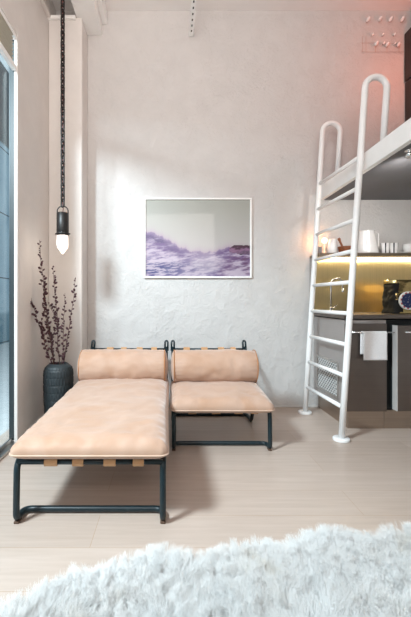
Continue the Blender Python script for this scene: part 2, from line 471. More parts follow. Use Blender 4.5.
# ------------------------------------------------------------------ framed seascape
FX0, FX1 = at(144, 0, 3.615).x, at(251.7, 0, 3.615).x
FZ1, FZ0 = at(0, 198, 3.615).z, at(0, 278, 3.615).z
pic = thing('framed_picture', 'white framed print of a breaking purple wave hanging on the back wall', 'picture', ((FX0 + FX1) / 2, WB, (FZ0 + FZ1) / 2))
fw = .016
link('frame', rel(pic, boxes((FX0, FX1, WB - .028, WB - .001, FZ1 - fw, FZ1), (FX0, FX1, WB - .028, WB - .001, FZ0, FZ0 + fw),
                             (FX0, FX0 + fw, WB - .028, WB - .001, FZ0 + fw, FZ1 - fw), (FX1 - fw, FX1, WB - .028, WB - .001, FZ0 + fw, FZ1 - fw))), M['trim'], pic, bevel=0.003)
def mix(a, b, t):
    t = max(0, min(1, t)); return tuple(x * (1 - t) + y * t for x, y in zip(a, b))
def srgb(c): return tuple((x / 255 / 12.92) if x / 255 <= .04045 else ((x / 255 + .055) / 1.055) ** 2.4 for x in c)
def sea(u, v):
    """u 0..1 left-right, v 0..1 bottom-top: overcast sky, breaking swell, dark headland."""
    n = nz((u * 3, v * 5, 0), 1.6, 3.1)
    ks = [(0, .585), (.07, .575), (.16, .52), (.25, .455), (.34, .385), (.43, .33), (.55, .315), (.68, .335), (.78, .375), (.9, .37), (1, .36)]
    for (ua, va_), (ub, vb_) in zip(ks, ks[1:]):
        if ua <= u <= ub: crest = va_ + (vb_ - va_) * (u - ua) / (ub - ua)
    crest += .022 * nz((u * 7, 0, 0), 2.2, 9) + .009 * nz((u * 22, v * 12, 0), 1.2, 5)
    sky = mix(srgb((212, 206, 204)), srgb((196, 198, 190)), (v - .35) * 1.8)
    if v > crest:
        c = sky
        haze = math.exp(-(v - crest) / .035)
        return mix(c, srgb((196, 172, 194)), haze * .8)
    d = (crest - v)
    # long soft folds of water, finer streaks of foam
    fold = nz((u * 3.2 + v * 1.5, v * 9 - u * 2.0, 1), 1.5, 12.0)
    streak = nz((u * 8, v * 34 - u * 5, 4), 1.4, 2.0)
    low = max(0, min(1, d / .22))
    c = mix(srgb((112, 84, 146)), srgb((214, 198, 218)), low * .75 + .95 * fold + .5 * streak)
    # shaded swell rising to the left, with torn spray
    sh = math.exp(-((d - .07) / .075) ** 2) * max(0, 1 - u / .48)
    c = mix(c, srgb((84, 62, 124)), sh * (.85 + 1.6 * streak))
    # blue troughs near the lower left, pale wash in the middle, plum at the right
    c = mix(c, srgb((70, 80, 142)), max(0, min(1, .55 - 2.2 * streak - 1.2 * fold)) * math.exp(-((v - .10) / .12) ** 2) * max(0, 1 - u * 1.1))
    c = mix(c, srgb((226, 214, 226)), .55 * math.exp(-((u - .58) / .16) ** 2 - ((v - .17) / .12) ** 2))
    c = mix(c, srgb((116, 74, 118)), max(0, .35 - 1.5 * fold) * max(0, (u - .62) / .38))
    c = mix(c, srgb((206, 186, 204)), math.exp(-d / .02) * .6)
    return c
pb = bmesh.new(); cl = pb.loops.layers.float_color.new('ink')
NX, NY = 240, 170
x0, x1, z0, z1 = FX0 + fw, FX1 - fw, FZ0 + fw, FZ1 - fw
grid = [[pb.verts.new((x0 + (x1 - x0) * i / NX, WB - .012, z0 + (z1 - z0) * j / NY)) for i in range(NX + 1)] for j in range(NY + 1)]
colr = {}
for j in range(NY + 1):
    for i in range(NX + 1): colr[grid[j][i]] = (*(x * .61 for x in sea(i / NX, j / NY)), 1)
# headland sits across the crest line too
for j in range(NY + 1):
    for i in range(NX + 1):
        u, v = i / NX, j / NY
        top = .405 - .010 * nz((u * 14, 0, 0), 1, 4) - .9 * max(0, .845 - u); low = .285 + .5 * max(0, .88 - u) + .02 * nz((u * 18, 3, 0), 1, 4)
        if u > .80 and low < v < top:
            q = (v - .285) / .12 + .25 * nz((u * 16, v * 30, 0), 1, 2)
            colr[grid[j][i]] = (*(mix(srgb((52, 44, 66)), srgb((128, 92, 122)), q * 2) if q < .5 else mix(srgb((128, 92, 122)), srgb((60, 28, 50)), (q - .5) * 4)), 1)
for j in range(NY):
    for i in range(NX):
        f = pb.faces.new((grid[j][i], grid[j][i + 1], grid[j + 1][i + 1], grid[j + 1][i]))
        for lp in f.loops: lp[cl] = colr[lp.vert]
link('print', rel(pic, pb), attr_mat('glazed_print', 'ink', .5, .3), pic)

# ------------------------------------------------------------------ sling daybed pieces
def cushion_bm(W, L, top, bot, rc=.04, seed=0, R=.085, amp=.010):
    """Puffed pad centred in x, y from 0 (front) to L, seam at z = 0, top crowned, underside flatter."""
    bm = bmesh.new()
    n, m = 46, int(46 * L / W)
    def sp(k, n):           # denser near the rim
        t = k / n * 2 - 1
        return math.copysign(1 - (1 - abs(t)) ** 1.6, t)
    us = [sp(i, n) for i in range(n + 1)]; vs_ = [sp(j, m) for j in range(m + 1)]
    def pos(u, v):
        x = u * W / 2; y = (v + 1) / 2 * L
        dx = W / 2 - abs(x); dy = L / 2 - abs(y - L / 2)
        # rounded corners, slightly hollow sides between them
        if dx < rc and dy < rc:
            a = rc - dx; b = rc - dy; d = math.hypot(a, b); mxm = max(a, b)
            if d > 0: k = mxm / d; a *= k; b *= k
            x = math.copysign(W / 2 - rc + a, x); y = L / 2 + math.copysign(L / 2 - rc + b, y - L / 2)
        e = min(dx, dy)
        x -= math.copysign(.008 * (1 - ((y / L) * 2 - 1) ** 2), x) * (abs(u))
        return x, y, dx, dy
    def prof(d, R):
        t = min(1, d / R); return math.sqrt(max(0, 1 - (1 - t) ** 2))
    tops = {}; bots = {}
    for j, v in enumerate(vs_):
        for i, u in enumerate(us):
            x, y, dx, dy = pos(u, v)
            p = prof(dx, R) * prof(dy, R)
            crown = .018 * (1 - u * u) * (1 - v * v)
            edge = min(dx, dy)
            wr = amp * nz((x, y, seed), 5.5, seed) * p
            pk = .0045 * math.sin(((x if dy < dx else y) * 75 + 3 * nz((x, y, 0), 4, seed))) * math.exp(-((edge - .03) / .022) ** 2)   # gathers beside the seam
            zt = top * p ** .8 + crown + wr + pk
            zb = -bot * p
            rim = i in (0, n) or j in (0, m)
            tops[i, j] = bm.verts.new((x, y, 0 if rim else zt))
            bots[i, j] = tops[i, j] if rim else bm.verts.new((x, y, zb))
    for j in range(m):
        for i in range(n):
            bm.faces.new((tops[i, j], tops[i + 1, j], tops[i + 1, j + 1], tops[i, j + 1]))
            q = (bots[i, j], bots[i, j + 1], bots[i + 1, j + 1], bots[i + 1, j])
            bm.faces.new(q)
    rim = [tops[i, 0].co.copy() for i in range(n + 1)] + [tops[n, j].co.copy() for j in range(1, m + 1)] + [tops[i, m].co.copy() for i in range(n - 1, -1, -1)] + [tops[0, j].co.copy() for j in range(m - 1, 0, -1)]
    return bm, rim

def bolster_bm(x0, x1, r, seed):
    bm = bmesh.new(); seg = 64; L = x1 - x0
    st = [(0, .0), (0.0, .45), (.004, .75), (.012, .92), (.022, .985), (.034, 1.0)]
    xs = []
    for t, k in st: xs.append((x0 + t, k))
    for i in range(1, 30): xs.append((x0 + .034 + (L - .068) * i / 30, 1 + .025 * math.sin(PI * i / 30)))
    for t, k in reversed(st): xs.append((x1 - t, k))
    rings = []
    for q, (x, k) in enumerate(xs):
        puff = -.012 * (1 - min(1, k)) if x < (x0 + x1) / 2 else .012 * (1 - min(1, k))
        ring = []
        for s in range(seg):
            a = 2 * PI * s / seg
            rr = r * k
            y = math.cos(a) * rr; z = math.sin(a) * rr
            if z < 0: z *= .93
            e = min(x - x0, x1 - x)
            d = .009 * nz((x, y, z), 6, seed) * min(1, k)
            d += .004 * math.sin(a * 26 + 4 * nz((x, y, z), 5, seed)) * math.exp(-((e - .05) / .03) ** 2) if k >= .98 else 0
            f = 1 + d / max(rr, .02) if rr > 0 else 1
            ring.append(bm.verts.new((x + puff, y * f, z * f)))
        rings.append(ring)
    for i in range(len(rings) - 1):
        for s in range(seg):
            f = bm.faces.new((rings[i][s], rings[i][(s + 1) % seg], rings[i + 1][(s + 1) % seg], rings[i + 1][s])); f.smooth = True
    bmesh.ops.remove_doubles(bm, verts=bm.verts, dist=1e-5)
    bmesh.ops.recalc_face_normals(bm, faces=bm.faces)
    ringL = [V((x0 + .018, math.cos(2 * PI * s / 48) * r * 1.0, math.sin(2 * PI * s / 48) * r * (1.0 if s < 24 else .93))) for s in range(48)]
    ringR = [V((x1 - .018, p.y, p.z)) for p in ringL]
    return bm, ringL, ringR

def daybed(name, label, cat, cx, W, yf, ztop_f, ycf, zf, zr, straps, seed, foot_l, foot_r):
    """cx: centre x, W: outer frame width, yf: front leg line, ztop_f: height of the front bar,
    ycf: cushion front, zf / zr: seam height at the front / rear."""
    r = .0155
    t = thing(name, label, cat, (cx, (yf + 3.2) / 2, 0))
    xl, xr = cx - W / 2 + r, cx + W / 2 - r
    YR = 3.16; zrr = .285
    P = lambda *a: V(a)
    # side tubes run from the raked back post along the seat, turn down into the front leg, back along the floor and across
    front = [P(xl, YR, zrr), P(xl, yf, ztop_f), P(xl, yf - .01, r + .006), P(xl, yf + .085, r + .004), P(xr, yf + .085, r + .004), P(xr, yf - .01, r + .006), P(xr, yf, ztop_f), P(xr, YR, zrr)]
    link('front_leg_loop', rel(t, tubes(fillet(front, [0, .055, .035, .075, .075, .035, .055, 0], 8), r=r, seg=14)), M['steel_green'], t)
    rear = [P(xl, YR - .16, zrr + .001), P(xl, YR + .02, r), P(xl, YR + .19, r), P(xr, YR + .19, r), P(xr, YR + .02, r), P(xr, YR - .16, zrr + .001)]
    link('rear_leg_loop', rel(t, tubes(fillet(rear, .05, 8), r=r, seg=12)), M['steel_green'], t)
    link('front_bar', rel(t, tubes([P(xl, yf + .004, ztop_f - .004), P(xr, yf + .004, ztop_f - .004)], r=.0125)), M['steel_green'], t)
    ytop, ztop = 3.47, .602
    post = lambda x: fillet([P(x, YR, zrr), P(x, YR + .03, zrr + .02), P(x, ytop, ztop + .02)], .05, 5)
    link('back_frame', rel(t, tubes(post(xl), post(xr), [P(xl, ytop - .005, ztop), P(xr, ytop - .005, ztop)], r=r)), M['steel_green'], t)
    for x in (xl, xr):
        hk = [P(x - .013, ytop - .01, ztop - .01), P(x - .013, ytop + .012, ztop + .068), P(x - .010, ytop + .016, ztop + .079), P(x, ytop + .018, ztop + .084), P(x + .010, ytop + .016, ztop + .079), P(x + .013, ytop + .012, ztop + .068), P(x + .013, ytop - .01, ztop - .01)]
        link('hook', rel(t, tubes(hk, r=.0095, seg=10)), M['steel_green'], t)
    for x in (xl, xr):
        fb = bmesh.new(); box(fb, x - .013, x + .013, yf - .012, yf + .03, 0, .012)
        link('rubber_foot', rel(t, fb), M['rubber'], t, bevel=.004)
    # leather straps wrapped round the front bar and running under the pad to the back
    for (xa, xb) in straps:
        sb = bmesh.new(); th = .003
        path = [(yf + .02, ztop_f - .017), (yf - .014, ztop_f - .018), (yf - .018, ztop_f - .004), (yf - .013, ztop_f + .013), (yf + .03, ztop_f + .015), (YR, zrr + .018), (YR + .06, zrr + .05), (ytop - .022, ztop + .012), (ytop - .004, ztop + .0215), (ytop + .014, ztop + .010), (ytop + .012, ztop - .022), (ytop - .03, ztop - .06)]
        prev = None
        for (y, z) in path:
            ring = [sb.verts.new(p) for p in ((xa, y, z), (xb, y, z), (xb, y + .002, z + th), (xa, y + .002, z + th))]
            if prev:
                for k in range(4): sb.faces.new((prev[k], prev[(k + 1) % 4], ring[(k + 1) % 4], ring[k]))
            else: sb.faces.new(ring[::-1])
            prev = ring
        sb.faces.new(prev); bmesh.ops.recalc_face_normals(sb, faces=sb.faces)
        o = link('strap', rel(t, sb), M['strap'], t); o['label'] = 'tan leather strap'
    L = 3.13 - ycf
    bm, rim = cushion_bm(W + .025, L, .068, .036, seed=seed)
    tilt = math.atan2(zr - zf, L)
    mt = Matrix.Translation((cx, ycf, zf)) @ Matrix.Rotation(tilt, 4, 'X')
    bmesh.ops.transform(bm, matrix=mt, verts=bm.verts)
    cu = link('seat_cushion', rel(t, bm), M['leather'], t, smooth=True)
    pbm = bmesh.new(); tube(pbm, [mt @ (p + V((0, 0, 0))) for p in rim[::2]], .0042, 8, closed=True)
    link('piping', rel(t, pbm), M['pipe'], cu)
    bm, rl, rr = bolster_bm(-W / 2 + .004, W / 2 - .008, .138, seed + 4)
    bz = .522; by = 3.02
    mt = Matrix.Translation((cx, by, bz)) @ Matrix.Rotation(.2, 4, 'X')
    bmesh.ops.transform(bm, matrix=mt, verts=bm.verts)
    bo = link('bolster', rel(t, bm), M['leather'], t, smooth=True)
    for ring in (rl, rr):
        pbm = bmesh.new(); tube(pbm, [mt @ p for p in ring], .0038, 8, closed=True)
        o = link('piping', rel(t, pbm), M['seam'], bo); o['label'] = 'brown stitched piping'
    return t

yf = 1.745
sx = [(45, 58), (73, 84), (104, 116), (133, 144)]
ch = daybed('chaise_lounge', 'long nude leather chaise on a dark green tube frame, nearest the window', 'chaise',
            -.388, .738, yf, .298, 1.695, .345, .372, [(at(a, 0, yf).x, at(b, 0, yf).x) for a, b in sx], 1.0, 0, 0)
sx2 = [(.13, .19), (.30, .36), (.46, .52), (.58, .63)]
ch2 = daybed('lounge_chair', 'short nude leather lounge chair with round bolster, beside the long chaise', 'lounge chair',
             .372, .72, 2.585, .284, 2.525, .302, .352, sx2, 5.0, 0, 0)

# ------------------------------------------------------------------ vase with dry branches
vx, vy = at(58.5, 0, 3.05).x, 3.05
va = thing('floor_vase', 'tall charcoal ribbed vase standing in the corner by the window', 'vase', (vx, vy, 0))
prof = [(.088, 0), (.098, .006), (.104, .03), (.112, .12), (.118, .24), (.121, .36), (.121, .455), (.117, .492), (.106, .518), (.090, .533), (.078, .540), (.073, .546), (.069, .545), (.068, .53), (.080, .50), (.10, .45), (.10, .3)]
vb = bmesh.new()
fine = []
for i in range(len(prof) - 1):
    a, b = prof[i], prof[i + 1]
    n = max(1, int(abs(b[1] - a[1]) / .006)) if i < 8 else 2
    for k in range(n): fine.append((a[0] + (b[0] - a[0]) * k / n, a[1] + (b[1] - a[1]) * k / n))
fine.append(prof[-1])
lathe(vb, fine, 120, cap1=False)
for v in vb.verts:                         # carved rows of upright ribs
    r_ = math.hypot(v.co.x, v.co.y)
    if .02 < v.co.z < .515 and r_ > .1:
        a = math.atan2(v.co.y, v.co.x); row = int(v.co.z / .062); fz = (v.co.z / .062) % 1
        k = .0032 * max(-.5, math.cos(a * 30 + (row % 2) * PI)) - (.003 if fz < .12 else 0)
        v.co.x *= 1 + k / r_; v.co.y *= 1 + k / r_
vo_ = link('body', vb, M['vase'], va, smooth=True)
wtr = bmesh.new(); lathe(wtr, [(.001, .30), (.098, .30)], 32, cap0=False, cap1=False)
link('inner_floor', wtr, M['gap_shade'], va)

def branch(tip, base, bend, label, nb, seed, fork=None):
    rnd = random.Random(seed)
    t = thing('dried_branch', label, 'branch', base, 'dried branches in the corner vase')
    B = V(base); T = V(tip)
    def path(B, T, bend, n=16):
        out = []
        for k in range(n + 1):
            s = k / n; p = B.lerp(T, s)
            p = p + V((bend, bend * .4, 0)) * math.sin(PI * s) + V((nz((s * 3, seed, 0), 2, seed), nz((s * 3, seed, 5), 2, seed), 0)) * .010 * min(1, s * 4)
            out.append(p)
        return out
    sb = bmesh.new(); main = path(B, T, bend)
    tube(sb, [p - B for p in main], [.0042 * (1 - .7 * k / 16) for k in range(17)], 7)
    lines = [main]
    if fork:
        for (s, d) in fork:
            i = int(s * 16); q = path(main[i], main[i] + V(d), .01, 10)
            tube(sb, [p - B for p in q], [.003 * (1 - .6 * k / 10) for k in range(11)], 6); lines.append(q)
    link('stem', sb, M['stem'], t)
    bb_ = bmesh.new(); cnt = 0
    for ln in lines:
        tot = sum((ln[i + 1] - ln[i]).length for i in range(len(ln) - 1))
        m = max(4, int(tot * nb)); k0 = .26 if ln is main else .1
        for q in range(m):
            s = k0 + (1 - k0) * (q + rnd.random() * .6) / m
            f = s * (len(ln) - 1); i = min(int(f), len(ln) - 2); p = ln[i].lerp(ln[i + 1], f - i)
            d = (ln[i + 1] - ln[i]).normalized()
            a = rnd.random() * 2 * PI; side = V((math.cos(a), math.sin(a), 0)); side = (side - d * side.dot(d)).normalized()
            ax = (d * .8 + side).normalized()
            sz = (.0092 + rnd.random() * .0062) * (1.0 if s < .9 else .7)
            mt = Matrix.Translation(p - B + side * sz * .8 + ax * sz * .5) @ ax.to_track_quat('Z', 'Y').to_matrix().to_4x4() @ Matrix.Diagonal((sz * .78, sz * .78, sz * 1.25, 1))
            bmesh.ops.create_icosphere(bb_, subdivisions=1, radius=1, matrix=mt)
    o = link('buds', bb_, M['bud'], t, smooth=True)
    return t
def vt(px, py, Y): return tuple(at(px, py, Y))
zb = .31
branch(vt(38.5, 240, 3.02), (vx - .005, vy, zb), -.006, 'tallest dried branch in the vase, leaning slightly left', 40, 1, [(.55, (-.05, -.02, .30))])
branch(vt(53, 266, 3.08), (vx + .005, vy + .01, zb), .012, 'straight dried branch rising near the middle of the vase', 42, 2, [(.5, (-.09, .02, .22))])
branch(vt(29.5, 291, 2.98), (vx + .03, vy - .01, zb), -.012, 'short dried branch leaning furthest left towards the window', 46, 3, [(.5, (-.03, .0, .2))])
branch(vt(65, 293, 3.05), (vx - .005, vy, zb), .012, 'short dried branch leaning right below the lamp', 30, 4)
branch(vt(76, 277, 3.10), (vx + .0, vy + .005, zb), .012, 'dried branch leaning furthest right over the chaise bolster', 32, 5)
branch(vt(43, 300, 3.12), (vx + .01, vy + .02, zb), -.006, 'small dried branch tucked behind the denser stems', 46, 6, [(.6, (.07, 0, .14))])

# ------------------------------------------------------------------ pendant lamp on a chain
PY = 3.02; pxc = 62.7
pX = at(pxc, 0, PY).x
zt = lambda y: at(0, y, PY).z
pl = thing('pendant_lamp', 'black pendant with a glowing crystal bulb hanging on a long chain', 'pendant lamp', (pX, PY, zt(213)))
o0 = V((pX, PY, zt(213)))
hc = zt(213) - zt(235.5)
pb = bmesh.new(); lathe(pb, [(.001, 0), (.046, 0), (.050, -.004), (.050, -hc + .004), (.047, -hc), (.001, -hc)][::-1], 40)
link('socket', pb, M['black_metal'], pl)
pb = bmesh.new(); lathe(pb, [(.0505, -hc + .022), (.0545, -hc + .020), (.0545, -hc + .008), (.0505, -hc + .006)][::-1], 40, cap0=False, cap1=False)
for a in range(6): 
    an = a * PI / 3
    bmesh.ops.create_icosphere(pb, subdivisions=2, radius=.0065, matrix=Matrix.Translation((.058 * math.cos(an), .058 * math.sin(an), -hc + .014)))
link('rim', pb, M['black_metal'], pl)
bl_ = bmesh.new(); tube(bl_, [(.046 * math.cos(a), 0, (.012 if 0 < i < 14 else -.01) + .046 * math.sin(a)) for i, a in enumerate([PI * k / 14 for k in range(15)])], .005, 10)
link('bail', bl_, M['black_metal'], pl)
cb = bmesh.new()
hb = zt(236) - zt(254.5)
rings = []
for (rr, z, tw) in ((.043, 0, 0), (.046, -.02, 0), (.048, -hb * .5, 0), (.043, -hb * .70, .15), (.007, -hb, .3)):
    rings.append([cb.verts.new((rr * (1 + .08 * math.sin(k * 2.3)) * math.cos(2 * PI * k / 7 + tw), rr * (1 + .08 * math.cos(k * 1.9)) * math.sin(2 * PI * k / 7 + tw), z - hc + .004)) for k in range(7)])
for i in range(4):
    for k in range(7): cb.faces.new((rings[i][k], rings[i + 1][k], rings[i + 1][(k + 1) % 7], rings[i][(k + 1) % 7]))
cb.faces.new(rings[0]); cb.faces.new(rings[-1][::-1])
bmesh.ops.recalc_face_normals(cb, faces=cb.faces)
link('crystal_bulb', cb, M['crystal'], pl)
cb = bmesh.new()
z = .056; k = 0; top = CZ - o0.z
while z < top - .02:
    lk = []
    hl, wr_ = .0165, .0155
    for q in range(20):
        a = 2 * PI * q / 20
        s = wr_ * math.cos(a); zz = wr_ * math.sin(a) + (hl if math.sin(a) >= 0 else -hl)
        an = (PI / 4 + .25) if k % 2 else (-PI / 4 + .25)
        lk.append((s * math.cos(an), s * math.sin(an), z + .026 + zz))
    tube(cb, lk, .0068, 8, closed=True)
    z += .0455; k += 1
link('chain', cb, M['black_metal'], pl)
cb = bmesh.new(); tube(cb, [(.004 * math.sin(i * 1.3), .004 * math.cos(i * 1.1), (top) * i / 60) for i in range(61)], .0035, 8)
link('cable', cb, M['cable'], pl)

# ------------------------------------------------------------------ sleeping loft
LX = 1.514
lf = struct(link('loft_slab', boxes((LX + .04, WR, .3, WB, 2.09, 2.15)), M['soffit']))
struct(link('trim_3', boxes((LX, LX + .04, .3, WB, 2.09, 2.228)), M['trim'], bevel=0.003))
sp = thing('soffit_spotlight', 'small chrome spotlight fixed under the loft edge', 'spotlight', (1.61, 2.42, 2.09))
sb = bmesh.new(); lathe(sb, [(.001, 0), (.028, 0), (.028, -.008), (.001, -.008)][::-1], 24); link('base', sb, M['chrome'], sp)
sb = bmesh.new(); lathe(sb, [(.012, -.008), (.020, -.020), (.026, -.05), (.022, -.05), (.015, -.03)][::-1], 24, cap1=True); link('shade', sb, M['chrome'], sp)
wd = thing('wardrobe', 'tall dark wooden cupboard standing on the loft against the wall', 'cupboard', (2.7, 3.3, 2.15))
X0 = 2.362
link('lower_body', rel(wd, boxes((X0, 3.08, 2.99, 3.62, 2.15, 3.262))), M['dark_wood'], wd, bevel=0.004)
link('upper_body', rel(wd, boxes((X0 - .006, 3.08, 2.99, 3.62, 3.272, 3.752))), M['dark_wood'], wd, bevel=0.004)
for (a, b) in ((X0 + .01, 2.715), (2.722, 3.07)):
    d = link('door', rel(wd, boxes((a, b, 2.972, 2.99, 2.20, 3.25))), M['dark_wood'], wd, bevel=0.003)
    link('handle', rel(wd, tubes([(b - .03 if a < 2.5 else a + .03, 2.962, 2.6), (b - .03 if a < 2.5 else a + .03, 2.962, 2.8)], r=.006)), M['chrome'], d)

# wall rack of white knobs on thin wire
rk = thing('wall_rack', 'wire wall rack with small white knobs above the loft', 'wall rack', tuple(at(385, 35, WB - .02)))
Yk = WB - .03
wr_ = [[(361.5, 43), (377, 43)], [(361.5, 52), (404, 52)], [(362.5, 36), (362.5, 52)], [(366, 36), (366, 52)], [(375.5, 43), (375.5, 52)], [(387, 44), (387, 52)], [(399, 44), (399, 52)], [(377, 43), (401, 44)]]
bm = bmesh.new()
for ln in wr_: tube(bm, [at(*p, Yk) for p in ln], 0.0016 if ln[0][1] in (52, 43) and ln[1][1] in (52, 43) else .001, 6)
link('wire_frame', rel(rk, bm), M['wire'], rk)
for (px, py, s) in ((368.3, 19, 1), (380.3, 18.6, 1), (391, 18.8, 1), (402.7, 19, 1), (373, 34, .62), (383.5, 34, .6), (395, 34, .62), (376.6, 43.3, .95), (384.2, 42.6, .6), (387.6, 44, .95), (395.3, 43, .5), (398.9, 44, .9)):
    kb = bmesh.new()
    bmesh.ops.create_uvsphere(kb, u_segments=16, v_segments=12, radius=1, matrix=Matrix.Translation(at(px, py, Yk - .012)) @ Matrix.Rotation(.5, 4, 'Y') @ Matrix.Diagonal((.018 * s, .024 * s, .028 * s, 1)))
    tube(kb, [at(px, py, Yk - .012), V((at(px, py, Yk).x, WB - .001, at(px, py, Yk).z))], .004, 8)
    link('knob', rel(rk, kb), M['ceramic'], rk, smooth=True)

# ------------------------------------------------------------------ loft ladder
ld = thing('loft_ladder', 'white tubular ladder leaning from the floor to the loft edge', 'ladder', (1.31, 3.1, 0))
rails = []
def rail(Y, x0, xtop, ztop, dxh):
    s = (xtop - x0) / 2.2
    X = lambda z: x0 + s * z
    pts = [V((X(z), Y, z)) for z in (0.012, .6, 1.2, 1.8, 2.3, ztop - dxh / 2)]
    rad = dxh / 2; c = V((X(ztop - rad) + rad, Y, ztop - rad))
    for k in range(1, 17):
        a = PI - PI * k / 16
        pts.append(c + V((rad * math.cos(a), 0, rad * math.sin(a))))
    pts.append(V((X(2.15) + dxh, Y, 2.151)))
    return X, pts
rX = []
for (Y, x0, xt, zt_, dx) in ((3.43, 1.287, 1.424, 2.765, .168), (2.77, 1.318, 1.466, 2.795, .168)):
    X, pts = rail(Y, x0, xt, zt_, dx); rX.append((X, Y))
    link('rail', rel(ld, tubes(pts, r=.0235, seg=18)), M['ladder'], ld)
    fb = bmesh.new(); lathe(fb, [(.060, 0), (.062, .004), (.062, .018), (.058, .022), (.03, .022)], 40, c=(X(0), Y, 0)); link('base_flange', rel(ld, fb), M['ladder'], ld, bevel=0.0)
    fb = bmesh.new(); lathe(fb, [(.045, 0), (.045, .012), (.03, .012)], 30, c=(X(2.15) + dx, Y, 2.15)); link('top_flange', rel(ld, fb), M['ladder'], ld)
for k in range(9):
    z = .252 + .2415 * k
    link('rung', rel(ld, tubes([(rX[0][0](z), rX[0][1], z), (rX[1][0](z), rX[1][1], z)], r=.0165, seg=14)), M['ladder'], ld)

# ------------------------------------------------------------------ kitchen
CX = 1.45; FY = 2.975; CT = .96
YB = WB - .06
kc = thing('base_cabinet', 'brushed steel base cabinet with a side vent, behind the ladder', 'cabinet', (1.65, 3.3, 0))
link('carcass', rel(kc, boxes((CX, 1.798, FY + .02, WB - .002, .156, .915))), M['steel_side'], kc, bevel=0.003)
link('plinth', rel(kc, boxes((1.496, 1.798, 3.026, WB - .002, 0, .156))), M['steel_plinth'], kc, bevel=0.002)
dr = link('door', rel(kc, boxes((CX, 1.792, FY, FY + .019, .158, .885))), M['steel_front'], kc, bevel=0.002)
rl_ = link('towel_rail', rel(kc, tubes([(CX + .02, FY - .03, .815), (1.838, FY - .03, .815)], r=.005)), M['chrome'], kc)
for x in (CX + .03, 1.785):
    rb = bmesh.new(); tube(rb, [(x, FY - .03, .815), (x, FY + .002, .815)], .004, 8)
    link('rail_bracket', rel(kc, rb), M['chrome'], rl_)
# vent: recessed frame and perforated plate on the side panel
vy0, vy1, vz0, vz1 = 3.115, 3.53, .245, .525
vf = link('vent_frame', rel(kc, boxes((CX - .008, CX + .004, vy0 - .02, vy0, vz0 - .02, vz1 + .02), (CX - .008, CX + .004, vy1, vy1 + .02, vz0 - .02, vz1 + .02),
                             (CX - .008, CX + .004, vy0, vy1, vz0 - .02, vz0), (CX - .008, CX + .004, vy0, vy1, vz1, vz1 + .02))), M['steel_light'], kc, bevel=0.002)
link('vent_backing', rel(kc, boxes((CX - .0015, CX + .003, vy0, vy1, vz0, vz1))), M['gap_shade'], vf)
gb = bmesh.new(); nY, nZ = 19, 14; cw = (vy1 - vy0) / nY; chh = (vz1 - vz0) / nZ
for i in range(nY):
    for j in range(nZ):
        yc = vy0 + (i + .5) * cw; zc = vz0 + (j + .5) * chh
        s = 1 if (i + j) % 2 else -1
        a = math.radians(45) * s; l_ = cw * .66
        d = V((0, math.cos(a), math.sin(a))) * l_; e = V((0, -math.sin(a), math.cos(a))) * .0050
        c0 = V((CX - .004, yc, zc))
        q = [gb.verts.new(c0 + x) for x in (-d - e, d - e, d + e, -d + e)]
        q2 = [gb.verts.new(v.co + V((.002, 0, 0))) for v in q]
        gb.faces.new(q); gb.faces.new(q2[::-1])
        for k in range(4): gb.faces.new((q[k], q2[k], q2[(k + 1) % 4], q[(k + 1) % 4]))
bmesh.ops.recalc_face_normals(gb, faces=gb.faces)
link('vent_grille', rel(kc, gb), M['grille'], vf)

fr = thing('appliance_cabinet', 'dark steel cabinet door standing proud, right of the towel', 'cabinet', (2.3, 3.3, 0))
link('carcass', rel(fr, boxes((1.80, 2.6, FY + .06, WB - .002, .156, .915))), M['gap_shade'], fr)
link('plinth', rel(fr, boxes((1.80, 2.6, 3.026, WB - .002, 0, .156))), M['steel_plinth'], fr, bevel=0.002)
d = link('door', rel(fr, boxes((1.846, 2.42, 2.918, 2.94, .178, .873))), M['steel_front'], fr, bevel=0.001)
link('door_edge', rel(fr, boxes((1.840, 1.8455, 2.917, 2.98, .178, .873))), M['door_edge'], d)
link('door_body', rel(fr, boxes((1.8455, 2.42, 2.94, 3.02, .178, .873))), M['gap_shade'], d)
link('towel_rail', rel(fr, tubes([(1.89, 2.892, .82), (2.40, 2.892, .82)], r=.005)), M['chrome'], fr)
for x in (1.91, 2.38):
    rb = bmesh.new(); tube(rb, [(x, 2.892, .82), (x, 2.92, .82)], .004, 8)
    link('rail_bracket', rel(fr, rb), M['chrome'], fr)

ct = link('worktop', boxes((CX - .012, 2.62, FY - .005, WB - .002, .925, CT)), M['steel_front'], bevel=0.003)
tag(ct, 'steel worktop over the cabinets, under the gold splashback', 'worktop')
sbk = link('splashback', boxes((1.421, 2.62, YB, WB - .002, CT, 1.495)), M['brass'], bevel=0.002)
tag(sbk, 'gold brushed metal splashback lit from above by the shelf', 'splashback')
ep = link('end_trim', boxes((1.408, 1.4205, YB, WB - .002, CT + .001, 1.495)), M['steel_side'], parent=sbk, bevel=0.002)
ep['label'] = 'narrow dark steel end trim'
sh = thing('kitchen_shelf', 'bronze shelf above the splashback holding jugs and cups', 'shelf', (2.0, 3.5, 1.495))
link('board', rel(sh, boxes((1.408, 2.62, 3.385, WB - .002, 1.496, 1.524))), M['shelf'], sh, bevel=0.002)
o = link('led_strip', rel(sh, boxes((1.46, 2.60, 3.52, 3.535, 1.489, 1.4955))), M['led'], sh)
o['label'] = 'glowing warm light strip'

